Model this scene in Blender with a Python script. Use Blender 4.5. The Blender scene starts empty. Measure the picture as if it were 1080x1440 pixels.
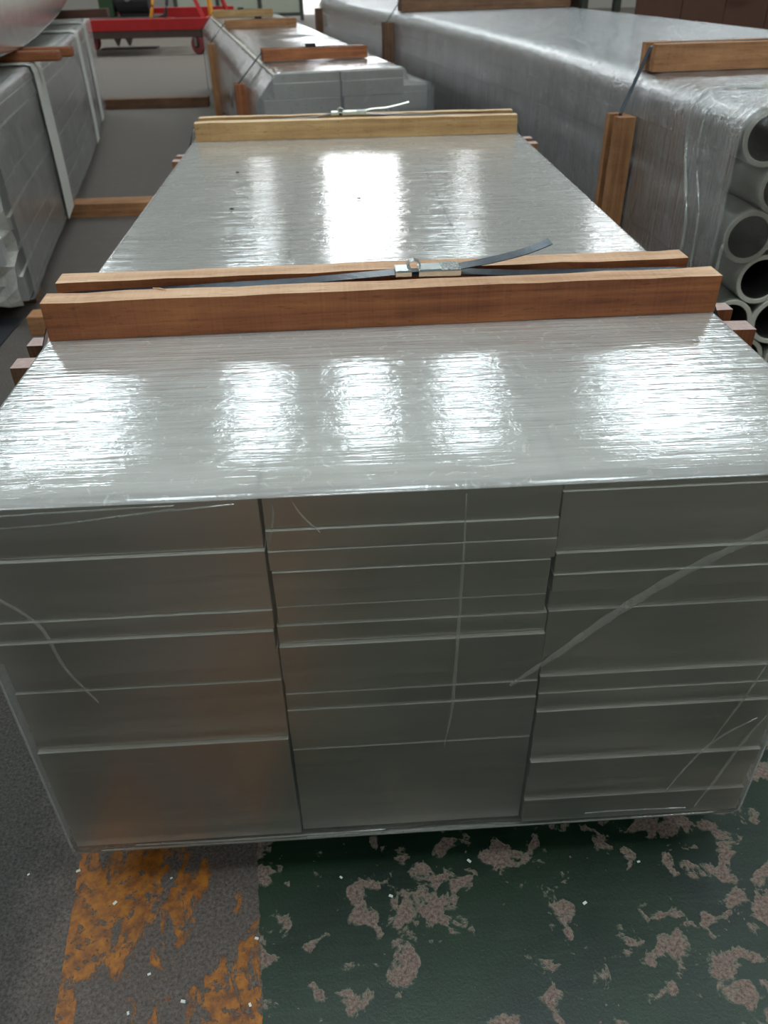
import bpy, bmesh, math, random
from mathutils import Vector, Matrix
R = random.Random(7)
sc = bpy.context.scene
COL = sc.collection

# ---------------------------------------------------------------- camera
cam_d = bpy.data.cameras.new('camera')
cam = bpy.data.objects.new('camera', cam_d); COL.objects.link(cam); sc.camera = cam
CAMROWS = ((0.998139, 0.047053, -0.038781), (-0.058830, 0.575932, -0.815378), (-0.016031, 0.816142, 0.577629))
cam.matrix_world = Matrix.Translation(Vector((0.52234, -0.83637, 1.37948))) @ Matrix(CAMROWS).to_4x4()
cam_d.sensor_fit = 'HORIZONTAL'; cam_d.sensor_width = 36.0
cam_d.lens = 1103.7 / 1080 * 36
cam_d.clip_start = 0.02; cam_d.clip_end = 200
cam_d.dof.use_dof = True; cam_d.dof.focus_distance = 1.22; cam_d.dof.aperture_fstop = 9.0

# ---------------------------------------------------------------- world
w = bpy.data.worlds.new('sky'); sc.world = w; w.use_nodes = True
w.node_tree.nodes['Background'].inputs[0].default_value = (.93, .97, 1, 1)
w.node_tree.nodes['Background'].inputs[1].default_value = 3.0
sc.view_settings.view_transform = 'Standard'; sc.view_settings.look = 'None'
sc.view_settings.gamma = 1; sc.view_settings.use_curve_mapping = False
sc.view_settings.exposure = -0.08
ROOF_GLOW = 8.2     # radiance of the roof panels, daylit ones and added unseen fill
WINDOW = 8.0        # radiance of the daylit wall windows

# ---------------------------------------------------------------- node helpers
class NT:
    def __init__(s, name):
        s.m = bpy.data.materials.new(name); s.m.use_nodes = True
        s.t = s.m.node_tree; s.t.nodes.clear()
        s.out = s.t.nodes.new('ShaderNodeOutputMaterial')
    def n(s, kind, props=None, **ins):
        nd = s.t.nodes.new('ShaderNode' + kind)
        for k, v in (props or {}).items(): setattr(nd, k, v)
        for k, v in ins.items():
            k = k.replace('_', ' ')
            sock = nd.inputs[int(k[1:])] if k[0] == 'i' and k[1:].isdigit() else nd.inputs[k]
            if isinstance(v, bpy.types.NodeSocket): s.t.links.new(v, sock)
            else: sock.default_value = v
        return nd
    def math(s, op, a, b=0.0, clamp=False):
        nd = s.n('Math', {'operation': op, 'use_clamp': clamp}, i0=a, i1=b); return nd.outputs[0]
    def mix(s, f, a, b, blend='MIX'):
        nd = s.n('Mix', {'data_type': 'RGBA', 'blend_type': blend}, i0=f, i6=a, i7=b); return nd.outputs[2]
    def ramp(s, f, stops, interp='LINEAR'):
        nd = s.n('ValToRGB', i0=f); cr = nd.color_ramp; cr.interpolation = interp
        while len(cr.elements) < len(stops): cr.elements.new(.5)
        for e, (p_, c) in zip(cr.elements, stops):
            e.position = p_; e.color = (c, c, c, 1) if not hasattr(c, '__len__') else (*c, 1)
        return nd.outputs[0]
    def coords(s, scale=(1, 1, 1), rot=(0, 0, 0), kind='Object', loc=(0, 0, 0)):
        tc = s.n('TexCoord')
        return s.n('Mapping', Vector=tc.outputs[kind], Scale=scale, Rotation=rot, Location=loc).outputs[0]
    def noise(s, v, scale=5.0, detail=3.0, rough=.5, dist=0.0):
        return s.n('TexNoise', Vector=v, Scale=scale, Detail=detail, Roughness=rough, Distortion=dist).outputs[0]
    def bump(s, h, strength=.3, dist=.01, normal=None):
        kw = dict(Height=h, Strength=strength, Distance=dist)
        if normal is not None: kw['Normal'] = normal
        return s.n('Bump', **kw).outputs[0]
    def surf(s, sh): s.t.links.new(sh, s.out.inputs[0]); return s.m
    def bsdf(s, **k):
        return s.surf(s.n('BsdfPrincipled', **k).outputs[0])

def rgb(*c): return (*c, 1)

def mat_plain(name, col, rough=.6, metal=0.0, var=.25, scale=8.0):
    t = NT(name); v = t.coords()
    f = t.noise(v, scale, 4, .6)
    c = t.mix(f, rgb(*[x * (1 - var) for x in col]), rgb(*[min(1, x * (1 + var)) for x in col]))
    return t.bsdf(Base_Color=c, Roughness=rough, Metallic=metal, Normal=t.bump(f, .15, .004))

def mat_wood(name, dark, light, axis=0, rough=.75):
    """sawn timber: grain along the local axis, saw marks across it"""
    t = NT(name)
    sg = [60, 60, 60]; sg[axis] = 2.2
    sv = [3, 3, 3]; sv[axis] = 190
    grain = t.noise(t.coords(sg), 1.0, 5, .65, .6)
    big = t.noise(t.coords((7, 7, 7)), 1.0, 3, .5)
    saw = t.noise(t.coords(sv), 1.0, 2, .6)
    fib = [160, 160, 160]; fib[axis] = 30
    pore = t.noise(t.coords(fib), 1.0, 2, .7)
    k = t.math('ADD', t.math('MULTIPLY', grain, .55), t.math('ADD', t.math('MULTIPLY', big, .35), t.math('MULTIPLY', saw, .12)))
    f = t.ramp(k, [(.36, 0.0), (.66, 1.0)])
    c = t.mix(f, rgb(*dark), rgb(*light))
    pk = t.ramp(pore, [(.30, .45), (.42, 1.0)])
    c = t.mix(.6, c, pk, 'MULTIPLY')
    h = t.math('ADD', t.math('MULTIPLY', saw, .5), t.math('MULTIPLY', pore, .6))
    return t.bsdf(Base_Color=c, Roughness=rough, Normal=t.bump(h, .45, .0015))

def mat_metal(name, col, rough, axis=0, var=.1, streak=1.0):
    """rolled aluminium with fine brushed lines along the local axis"""
    t = NT(name)
    s = [90, 90, 90]; s[axis] = 1.3
    br = t.noise(t.coords(s), 1.0, 4, .65)
    big = t.noise(t.coords((3, 3, 3)), 1.0, 3, .5)
    oi = t.n('ObjectInfo').outputs['Random']
    v = t.math('ADD', t.math('MULTIPLY', br, var * .7), t.math('ADD', t.math('MULTIPLY', big, var), t.math('MULTIPLY', oi, var)))
    c = t.mix(v, rgb(*col), rgb(*[x * .45 for x in col]))
    rr = t.math('ADD', t.math('MULTIPLY', big, .16), rough - .08)
    return t.bsdf(Base_Color=c, Metallic=1.0, Roughness=rr, Normal=t.bump(br, .12 * streak, .001))

def mat_film(name, haze=.2, rough=.1, refl=2.2, streak=(3, 70, 3), bump=.5, dist=.004, col=(.86, .87, .87),
             patch=.3, crinkle=.35, cap=.85):
    """stretch film: clear sheet, glossy, milky where it lies in several layers, wrinkled along the pull"""
    t = NT(name)
    st = t.noise(t.coords(streak), 1.0, 3, .55, .5)
    st2 = t.noise(t.coords([a * 3.1 for a in streak], (0.0, 0.0, .12)), 1.0, 2, .5, .3)
    big = t.noise(t.coords((5, 5, 5)), 1.0, 3, .55, 1.2)
    cr = t.noise(t.coords((26, 26, 26)), 1.0, 4, .6, 2.5)
    h = t.math('ADD', t.math('MULTIPLY', st, 1.0), t.math('ADD', t.math('MULTIPLY', st2, .35), t.math('MULTIPLY', cr, crinkle)))
    nrm = t.bump(h, bump, dist)
    fr = t.n('Fresnel', IOR=1.48, Normal=nrm).outputs[0]
    fac = t.math('MULTIPLY', fr, refl, True)
    fac = t.math('MINIMUM', fac, cap)
    hz = t.math('MULTIPLY', t.ramp(t.math('ADD', t.math('MULTIPLY', st, .5), t.math('MULTIPLY', big, .5)), [(.35, 1 - patch), (.68, 1 + patch)]), haze)
    wr = t.ramp(cr, [(.60, 0.0), (.70, 1.0)])
    hz = t.math('ADD', hz, t.math('MULTIPLY', wr, haze * .35), True)
    tr = t.n('BsdfTransparent', Color=rgb(.97, .975, .97)).outputs[0]
    df = t.n('BsdfDiffuse', Color=rgb(*col), Normal=nrm).outputs[0]
    tl = t.n('BsdfTranslucent', Color=rgb(*col), Normal=nrm).outputs[0]
    dd = t.n('MixShader', Fac=.3, i1=df, i2=tl).outputs[0]
    gl = t.n('BsdfGlossy', Color=rgb(.97, .98, 1), Roughness=rough, Normal=nrm).outputs[0]
    a = t.n('MixShader', Fac=hz, i1=tr, i2=dd).outputs[0]
    b = t.n('MixShader', Fac=fac, i1=a, i2=gl).outputs[0]
    return t.surf(b)

def mat_glow(name, col, s):
    t = NT(name)
    v = t.noise(t.coords((.8, .8, .8)), 1.0, 2, .5)
    c = t.mix(v, rgb(*[x * .85 for x in col]), rgb(*col))
    return t.surf(t.n('Emission', Color=c, Strength=s).outputs[0])

def mat_floor():
    t = NT('painted_concrete')
    P = t.coords()
    sp = t.n('SeparateXYZ', Vector=P); X, Y = sp.outputs[0], sp.outputs[1]
    # grey concrete: fine aggregate plus stains
    fine = t.noise(P, 170, 4, .75)
    mid = t.noise(P, 14, 5, .6)
    big = t.noise(P, 1.6, 4, .55)
    con = t.mix(t.ramp(fine, [(.33, 0.0), (.67, 1.0)]), rgb(.022, .019, .017), rgb(.26, .215, .19))
    con = t.mix(t.math('MULTIPLY', t.ramp(mid, [(.3, 0.0), (.7, 1.0)]), .5), con, rgb(.085, .065, .058))
    con = t.mix(t.math('MULTIPLY', t.ramp(big, [(.3, 0.0), (.7, 1.0)]), .25), con, rgb(.12, .10, .09))
    # dark worn lane to the left of the paint, asphalt-like
    lane = t.math('MULTIPLY', t.ramp(t.math('ADD', t.math('MULTIPLY', X, -1.0), t.math('MULTIPLY', t.math('SUBTRACT', mid, .5), .25)), [(-.02, 0.0), (.0, 0.0), (.13, 1.0)]),
                  t.ramp(t.math('MULTIPLY', Y, .1, True), [(0.0, 1.0), (.35, 0.0)]))
    asph = t.mix(t.ramp(fine, [(.35, 0.0), (.75, 1.0)]), rgb(.010, .010, .010), rgb(.10, .098, .09))
    con = t.mix(t.math('MULTIPLY', lane, .88), con, asph)
    # paler concrete far down the hall
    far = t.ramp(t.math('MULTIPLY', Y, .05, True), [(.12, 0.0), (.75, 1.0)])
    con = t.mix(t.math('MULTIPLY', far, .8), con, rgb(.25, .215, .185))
    # orange band, mostly rubbed away, edge at xb
    xb = t.math('SUBTRACT', X, t.math('MULTIPLY', Y, -.105))
    on = t.noise(t.coords((1, .5, 1)), 15, 7, .68, .5)
    op = t.noise(t.coords((1, .5, 1), loc=(3.1, 1.7, 0)), 3.2, 3, .5)
    osel = t.ramp(t.math('ADD', t.math('MULTIPLY', on, .62), t.math('MULTIPLY', op, .5)), [(.548, 0.0), (.56, 1.0)])
    oband = t.math('MULTIPLY', t.math('LESS_THAN', xb, .311), t.math('GREATER_THAN', xb, -.02))
    oband = t.math('MULTIPLY', oband, t.math('LESS_THAN', Y, 3.0))
    bits = t.ramp(t.noise(P, 48, 5, .7), [(.40, 0.0), (.44, 1.0)])
    om = t.math('MULTIPLY', t.math('MULTIPLY', osel, bits), oband)
    dull = t.ramp(t.noise(P, 40, 4, .7), [(.35, 0.0), (.62, 1.0)])
    orange = t.mix(dull, rgb(.17, .055, .014), rgb(.48, .17, .010))
    c = t.mix(om, con, orange)
    # green field, chipped down to a pinkish screed
    gr = t.math('MULTIPLY', t.math('GREATER_THAN', t.math('ADD', xb, t.math('MULTIPLY', t.math('SUBTRACT', t.noise(P, 60, 3, .6), .5), .012)), .312), t.math('LESS_THAN', Y, 3.2))
    n1 = t.noise(P, 5.0, 2, .5, .4)
    n2 = t.noise(t.coords((1, 1, 1), loc=(.4, .9, 0)), 21, 5, .58, .35)
    edge = t.math('MULTIPLY', t.math('ABSOLUTE', t.math('SUBTRACT', X, .62)), .055)
    s = t.math('ADD', t.math('ADD', t.math('MULTIPLY', n1, .45), t.math('MULTIPLY', n2, .62)), edge)
    chip = t.ramp(s, [(.618, 0.0), (.626, 1.0)])
    rim = t.ramp(s, [(.604, 0.0), (.617, 1.0), (.627, 1.0), (.64, 0.0)])
    n3 = t.noise(P, 75, 3, .5)
    tiny = t.ramp(n3, [(.715, 0.0), (.72, 1.0)])
    chip = t.math('MAXIMUM', chip, tiny)
    gcol = t.mix(t.ramp(t.noise(P, 4.2, 5, .6), [(.3, 0.0), (.72, 1.0)]), rgb(.006, .017, .013), rgb(.014, .042, .018))
    scuff = t.ramp(t.noise(t.coords((6, 60, 1), (0, 0, .5)), 1.0, 4, .6), [(.5, 0.0), (.8, 1.0)])
    gcol = t.mix(t.math('MULTIPLY', scuff, .3), gcol, rgb(.05, .075, .055))
    screed = t.mix(t.ramp(fine, [(.35, 0.0), (.65, 1.0)]), rgb(.085, .055, .045), rgb(.36, .26, .22))
    gc = t.mix(chip, gcol, screed)
    gc = t.mix(t.math('MULTIPLY', rim, .5), gc, rgb(.26, .25, .19))
    c = t.mix(gr, c, gc)
    paint = t.math('ADD', t.math('MULTIPLY', gr, t.math('SUBTRACT', 1.0, chip)), t.math('MULTIPLY', om, .7), True)
    rough = t.mix(paint, rgb(.8, .8, .8), rgb(.34, .34, .34))
    h = t.math('ADD', t.math('MULTIPLY', paint, 1.2), t.math('MULTIPLY', fine, .7))
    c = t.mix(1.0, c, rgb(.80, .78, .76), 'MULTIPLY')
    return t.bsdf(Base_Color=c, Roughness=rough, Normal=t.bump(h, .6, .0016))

M = {}
M['floor'] = mat_floor()
M['alu'] = mat_metal('mill_aluminium', (.82, .785, .715), .36, 0, .16)
M['alu_y'] = mat_metal('mill_aluminium_long', (.78, .78, .78), .40, 1, .25)
M['alu_old'] = mat_plain('dull_aluminium', (.44, .43, .42), .5, .3, .3, 5)
M['pipe'] = mat_metal('pipe_aluminium', (.80, .79, .74), .42, 1, .2)
M['film_top'] = mat_film('stretch_film', .64, .035, 2.9, (4, 62, 6), .46, .003, (.90, .885, .86), .18, .32, .58)
M['film_side'] = mat_film('stretch_film_pipes', .26, .10, 5.0, (5, 46, 1.8), 1.0, .008, (.70, .71, .78), .6, .6)
M['film_left'] = mat_film('stretch_film_bars', .24, .2, 1.3, (6, 26, 3), .9, .007, (.78, .77, .75), .8, .6)
M['film_heap'] = mat_film('gathered_film', .62, .2, 1.6, (12, 12, 12), .8, .006, (.66, .62, .56), .4, .9)
M['film_fold'] = mat_film('film_crease', .26, .14, 2.2, (20, 20, 20), .5, .003, (.82, .83, .74), .4)
M['film_band'] = mat_plain('white_tape', (.62, .61, .56), .5, 0, .15, 30)
M['wood_red'] = mat_wood('red_timber', (.15, .038, .012), (.42, .15, .052))
M['wood_orange'] = mat_wood('orange_timber', (.22, .085, .03), (.50, .25, .11))
M['wood_pale'] = mat_wood('pale_timber', (.34, .17, .06), (.62, .40, .18))
M['wood_dark'] = mat_wood('dark_timber', (.09, .042, .022), (.24, .12, .06))
M['endgrain'] = mat_plain('dusty_end_grain', (.50, .36, .33), .9, 0, .3, 120)
M['bore_shade'] = mat_plain('shaded_pipe_bore', (.035, .033, .03), .7, .2, .2, 6)  # same metal as the pipe, darkened: the shade inside is painted in
M['rim'] = mat_plain('sawn_rim', (.62, .60, .52), .6, .1, .12, 60)
M['lit_ledge'] = mat_plain('lit_ledge_tone', (.86, .84, .76), .5, .0, .1, 30)  # pale tone on upward faces paints the light caught by ledges
M['wood_lit_top'] = mat_wood('timber_lit_top', (.46, .24, .13), (.76, .50, .33))  # lightened timber for batten tops: light from above put into the colour
M['wood_lit_top_pale'] = mat_wood('pale_timber_lit_top', (.60, .38, .20), (.82, .60, .38))  # pale timber likewise, with the overhead light in its colour
M['strap'] = mat_plain('blue_steel_strap', (.010, .032, .055), .26, .6, .5, 60)
M['strap_dark'] = mat_plain('dark_steel_strap', (.03, .045, .06), .35, .8, .3, 60)
M['galv'] = mat_plain('galvanised_seal', (.72, .80, .80), .22, 1.0, .15, 90)
M['galv_pale'] = mat_plain('pale_seal', (.75, .82, .72), .35, .7, .1, 60)
M['red'] = mat_plain('red_paint', (.50, .014, .016), .45, 0, .25, 5)
M['yellow'] = mat_plain('yellow_paint', (.75, .30, .02), .45, 0, .2, 5)
M['black'] = mat_plain('black_rubber', (.02, .02, .024), .6, 0, .3, 8)
M['grease'] = mat_plain('greasy_steel', (.10, .06, .05), .6, .2, .4, 6)
M['wheel'] = mat_plain('red_wheel', (.28, .05, .06), .5, 0, .2, 8)
M['grey_steel'] = mat_plain('grey_steel', (.30, .31, .29), .5, .4, .2, 6)
M['green'] = mat_plain('dark_green_paint', (.04, .09, .035), .6, 0, .2, 8)
M['wall'] = mat_plain('hall_wall', (.45, .42, .38), .9, 0, .1, .7)
M['roof'] = mat_plain('roof_sheet', (.57, .55, .535), .9, 0, .1, .5)
M['panel'] = mat_plain('cage_panel', (.44, .45, .36), .8, 0, .1, 2)
M['dark_post'] = mat_plain('dark_post', (.06, .065, .05), .6, .2, .2, 4)
M['brown_board'] = mat_plain('brown_board', (.10, .042, .026), .7, 0, .3, 4)
M['white'] = mat_plain('white_flake', (.7, .72, .66), .7, 0, .1, 40)
M['speck'] = mat_plain('black_speck', (.015, .012, .01), .9, 0, .1, 40)
M['skylight_or_fill'] = mat_glow('daylit_or_fill_panel', (.85, .975, 1.0), ROOF_GLOW)
M['window'] = mat_glow('daylit_window', (.98, 1.0, 1.0), WINDOW)

# ---------------------------------------------------------------- mesh helpers
def link(name, bm, mat, parent=None, smooth=False, mats=None):
    me = bpy.data.meshes.new(name); bmesh.ops.recalc_face_normals(bm, faces=bm.faces[:]); bm.to_mesh(me); bm.free()
    for m in (mats or [mat]): me.materials.append(m)
    if smooth:
        for p_ in me.polygons: p_.use_smooth = len(p_.vertices) <= 4
    o = bpy.data.objects.new(name, me); COL.objects.link(o)
    if parent is not None: o.parent = parent
    return o
def tag(o, label, cat, group=None):
    o['label'] = label; o['category'] = cat
    if group: o['group'] = group
    return o
def thing(name, label, cat, loc=(0, 0, 0), rz=0.0, group=None):
    o = bpy.data.objects.new(name, None); COL.objects.link(o)
    o.location = loc; o.rotation_euler = (0, 0, rz); o.empty_display_size = .1
    return tag(o, label, cat, group)
def struct(name, bm, mat, parent=None):
    o = link(name, bm, mat, parent)
    if parent is None: o['kind'] = 'structure'
    return o
def box(bm, a, b, mi=0):
    vs = [bm.verts.new((x, y, z)) for x in (a[0], b[0]) for y in (a[1], b[1]) for z in (a[2], b[2])]
    for q in ((0, 1, 3, 2), (4, 6, 7, 5), (0, 4, 5, 1), (2, 3, 7, 6), (0, 2, 6, 4), (1, 5, 7, 3)):
        bm.faces.new([vs[i] for i in q]).material_index = mi
    return vs
def bevel(bm, w_, seg=1):
    bmesh.ops.bevel(bm, geom=bm.edges[:], offset=w_, segments=seg, affect='EDGES', profile=.6)
def boxbm(a, b, bw=0.0, seg=1):
    bm = bmesh.new(); box(bm, a, b)
    if bw: bevel(bm, bw, seg)
    return bm
def sweep(bm, prof, frames, closed=True, caps=True, mi=0):
    """prof [(u,v)], frames [(origin, U, V)]"""
    rings = []
    for (o, U, V) in frames:
        rings.append([bm.verts.new(Vector(o) + Vector(U) * u + Vector(V) * v) for u, v in prof])
    n = len(prof)
    for a, b in zip(rings, rings[1:]):
        for i in range(n if closed else n - 1):
            j = (i + 1) % n
            bm.faces.new((a[i], a[j], b[j], b[i])).material_index = mi
    if caps and closed:
        bm.faces.new(rings[0][::-1]); bm.faces.new(rings[-1])
    return rings
def tubepath(bm, pts, r, seg=8):
    pts = [Vector(p_) for p_ in pts]; fr = []
    for i, p_ in enumerate(pts):
        d = (pts[min(i + 1, len(pts) - 1)] - pts[max(i - 1, 0)]).normalized()
        up = Vector((0, 0, 1)) if abs(d.z) < .9 else Vector((0, 1, 0))
        U = d.cross(up).normalized(); V = U.cross(d).normalized()
        rr = r[i] if isinstance(r, (list, tuple)) else r
        fr.append((p_, U * rr, V * rr))
    sweep(bm, [(math.cos(k * math.tau / seg), math.sin(k * math.tau / seg)) for k in range(seg)], fr)
def ribbon(bm, pts, wdir, width, th):
    """flat strap following pts, wdir = direction across the strap (constant)"""
    pts = [Vector(p_) for p_ in pts]; W_ = Vector(wdir).normalized(); fr = []
    for i, p_ in enumerate(pts):
        d = (pts[min(i + 1, len(pts) - 1)] - pts[max(i - 1, 0)]).normalized()
        N = W_.cross(d).normalized()
        fr.append((p_, W_, N))
    h = width / 2
    sweep(bm, [(-h, 0), (h, 0), (h, th), (-h, th)], fr)
def round_poly(pts, r, seg=4):
    out = []; n = len(pts)
    for i in range(n):
        p0, p1, p2 = Vector(pts[i - 1]), Vector(pts[i]), Vector(pts[(i + 1) % n])
        ri = r[i] if isinstance(r, (list, tuple)) else r
        if ri <= 0: out.append(tuple(p1)); continue
        a = (p0 - p1).normalized(); b = (p2 - p1).normalized()
        for k in range(seg + 1):
            t_ = k / seg
            q = (p1 + a * ri) * (1 - t_) ** 2 + p1 * 2 * t_ * (1 - t_) + (p1 + b * ri) * t_ ** 2
            out.append(tuple(q))
    return out

TOP = .8305; BOT = .090; W = 1.2
TH = math.atan(.182)                       # the neighbouring bundles lie 10 degrees askew

# ---------------------------------------------------------------- the hall
bm = bmesh.new(); box(bm, (-14, -14, -.1), (14, 27, 0)); struct('floor', bm, M['floor'])
t_ = mat_plain('yard_concrete', (.62, .60, .56), .9, 0, .1, .3)
bm = bmesh.new(); box(bm, (-20, 27.3, -.12), (20, 70, -.02)); o = struct('trim_1', bm, t_); o['label'] = 'pale sunlit yard outside the far door'
bm = bmesh.new()
box(bm, (-14, 27, 0), (-.75, 27.25, 8.6)); box(bm, (.75, 27, 0), (14, 27.25, 8.6)); box(bm, (-.75, 27, 3.2), (.75, 27.25, 8.6))
struct('wall_far', bm, M['wall'])
bm = bmesh.new(); box(bm, (-14.25, -14, 0), (-14, 27.25, 8.6)); struct('wall_left', bm, M['wall'])
bm = bmesh.new(); box(bm, (14, -14, 0), (14.25, 27.25, 8.6)); struct('wall_right', bm, M['wall'])
bm = bmesh.new(); box(bm, (-14.25, -14.25, 0), (14.25, -14, 8.6)); struct('wall_back', bm, M['wall'])
bm = bmesh.new(); box(bm, (-14.25, -14.25, 8.6), (14.25, 27.25, 8.8)); struct('ceiling', bm, M['roof'])
for i in range(9):                          # roof beams
    y = -12 + i * 4.9
    bm = bmesh.new(); box(bm, (-14, y - .12, 8.2), (14, y + .12, 8.6)); struct('trim_%d' % (i + 2), bm, M['grey_steel'])
wi = 0
def skylight_or_fill(x0, x1, y0, y1):
    global wi; wi += 1
    bm = bmesh.new(); box(bm, (x0, y0, 8.5), (x1, y1, 8.58)); struct('window_%d' % wi, bm, M['skylight_or_fill'])  # also builds the added fill panels, which share the window naming
for (x0, x1) in ((-9.0, -6.0), (-2.75, -1.5), (.2, 1.35), (2.95, 4.15), (7.7, 11.2)):
    skylight_or_fill(x0, x1, 13.0, 19.0)
    skylight_or_fill(x0, x1, -1.5, 3.5)  # row added overhead, out of view, for general light
for (x0, x1) in ((-7.6, -5.6), (-1.0, 1.0), (5.6, 7.6)): skylight_or_fill(x0, x1, -10, -6)  # fill panels added behind the camera to brighten the front face
def window(x0, x1, z0, z1):
    global wi; wi += 1
    bm = bmesh.new(); box(bm, (x0, 26.93, z0), (x1, 26.99, z1)); w_ = struct('window_%d' % wi, bm, M['window'])
    f = bmesh.new()
    for k in range(4):
        xx = x0 + (x1 - x0) * k / 3; box(f, (xx - .04, 26.9, z0), (xx + .04, 26.93, z1))
    struct('window_frame', f, M['grey_steel'], w_)
for x0, x1, z0, z1 in ((-.1, 2.7, 4.9, 8.0), (-2.9, -2.1, 5.6, 6.5), (5.0, 5.9, 6.4, 7.3), (-10.5, -9.2, 5.2, 7.4), (10.5, 12.6, 6.4, 7.6)):
    window(x0, x1, z0, z1)

# ---------------------------------------------------------------- main bundle of slabs
LEN = 2.72
main = thing('slab_bundle', 'large film-wrapped stack of aluminium slabs in three columns, nearest the camera', 'metal bundle', (0, 0, BOT))
colx = [(.002, .4015), (.404, .7985), (.801, 1.198)]
seams = [
 ([.7312, .627, .5909, .5519, .4853, .3545, .1555], [7, 4, 6, -9, 4, 8, -3]),
 ([.7649, .7309, .6957, .6608, .6275, .5939, .5575, .486, .4527, .4185, .3561, .3196, .1889], [4, 1, 2, -6, -1, 4, 8, -7, 2, 4, -5, 2, -4]),
 ([.7989, .698, .6618, .6282, .5922, .4599, .424, .3859, .2648, .2225, .1556], [3, 6, 4, -8, 7, 7, 3, 6, 7, -9, 6])]
for ci, ((x0, x1), (sz, led)) in enumerate(zip(colx, seams)):
    zs = [TOP] + sz + [BOT]
    off = [.004, .0, .010][ci]
    for k in range(len(zs) - 1):
        j = R.uniform(-.0015, .0015); jj = R.uniform(-.002, .001) if ci < 2 else 0
        if ci == 1 and 2 < k < 6: jj -= .004
        bm = boxbm((x0 + (jj * -.5 if ci == 1 else 0), off + .004, zs[k + 1] + .0006 - BOT), (x1 + jj, LEN + R.uniform(-.01, .01), zs[k] - .0006 - BOT), .0011)
        bm.normal_update()
        for f in bm.faces:
            if k and f.normal.z > .3: f.material_index = 1
        link('slab', bm, M['alu'], main, mats=[M['alu'], M['lit_ledge']])
        if k < len(led): off -= led[k] * .001 * .8
# stretch film around it: one closed sheet with soft corners, slack under the top front edge
bm = bmesh.new()
prof = round_poly([(-.006, -.006), (W + .006, -.006), (W + .006, TOP - BOT + .003), (-.006, TOP - BOT + .003)], [.02, .02, .006, .006], 3)
def skin(y, g=0.0): return (Vector((0, y, 0)), Vector((1, 0, 0)), Vector((0, 0, 1)))
rings = []
sy = [-.018, -.0165, -.010] + [k * .1 for k in range(1, 27)] + [2.725, 2.73]
cx, cz = W / 2, (TOP - BOT) / 2
for i, y in enumerate(sy):
    k = {0: .988, 1: .996}.get(i, 1.0)
    rings.append([bm.verts.new((cx + (u - cx) * k, y, cz + (v - cz) * (k if i > 1 else k))) for u, v in prof])
n = len(prof)
for a, b in zip(rings, rings[1:]):
    for i in range(n):
        j = (i + 1) % n; bm.faces.new((a[i], a[j], b[j], b[i]))
bm.faces.new(rings[-1])
# front sheet as a fine grid that sags softly between the corners
fr = bmesh.new()
NX, NZ = 60, 36
g = [[None] * (NZ + 1) for _ in range(NX + 1)]
for i in range(NX + 1):
    for j in range(NZ + 1):
        u, v = i / NX, j / NZ
        x = cx + (u - .5) * (W + .012) * .988; z = cz + (v - .5) * (TOP - BOT + .009) * .988
        e = min(u, 1 - u) * min(v, 1 - v) * 16
        y = -.018 - .0025 * math.sin(u * 9 + v * 7) * min(1, e) - .0015 * math.sin(u * 23 - v * 15) * min(1, e)
        bulge = math.exp(-((x - .2) / .16) ** 2 - ((z - (TOP - BOT - .02)) / .02) ** 2)
        g[i][j] = fr.verts.new((x, y - .010 * bulge, z))
for i in range(NX):
    for j in range(NZ):
        fr.faces.new((g[i][j], g[i + 1][j], g[i + 1][j + 1], g[i][j + 1]))
link('stretch_film', bm, M['film_top'], main, True)
M['film_front'] = mat_film('stretch_film_front', .075, .13, 1.3, (3, 3, 38), .45, .004, (.80, .80, .74), .5, .25)
link('front_film', fr, M['film_front'], main, True)
folds = [([(.749, .466), (.814, .527), (.88, .594), (.97, .671), (1.083, .742), (1.19, .80)], .016),
 ([(.666, .825), (.666, .691), (.663, .48), (.661, .416), (.652, .33)], .005),
 ([(1.15, .497), (1.129, .402), (1.10, .30)], .005), ([(1.184, .372), (1.156, .294), (1.131, .191), (1.11, .12)], .006),
 ([(.01, .72), (.043, .691), (.085, .637), (.099, .555), (.13, .48)], .006), ([(1.046, .168), (1.096, .291), (1.164, .357)], .004),
 ([(.076, .804), (.161, .807), (.30, .822)], .004), ([(.21, .812), (.279, .818), (.374, .825)], .003),
 ([(.421, .822), (.42, .80), (.411, .756)], .003), ([(.447, .822), (.458, .80), (.478, .775)], .003),
 ([(.02, .822), (.145, .824), (.30, .827)], .003),
 ([(.113, .110), (.287, .106), (.551, .110)], .005), ([(.911, .121), (.963, .122), (1.094, .119)], .004), ([(.05, .10), (.4, .098), (.8, .097), (1.15, .10)], .004)]
def smooth_path(p, n=6):
    out = []
    for i in range(len(p) - 1):
        a = p[max(i - 1, 0)]; b = p[i]; c = p[i + 1]; d = p[min(i + 2, len(p) - 1)]
        for k in range(n):
            t = k / n
            out.append(tuple(.5 * ((2 * b[q]) + (-a[q] + c[q]) * t + (2 * a[q] - 5 * b[q] + 4 * c[q] - d[q]) * t * t + (-a[q] + 3 * b[q] - 3 * c[q] + d[q]) * t ** 3) for q in range(len(b))))
    out.append(tuple(p[-1])); return out
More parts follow.
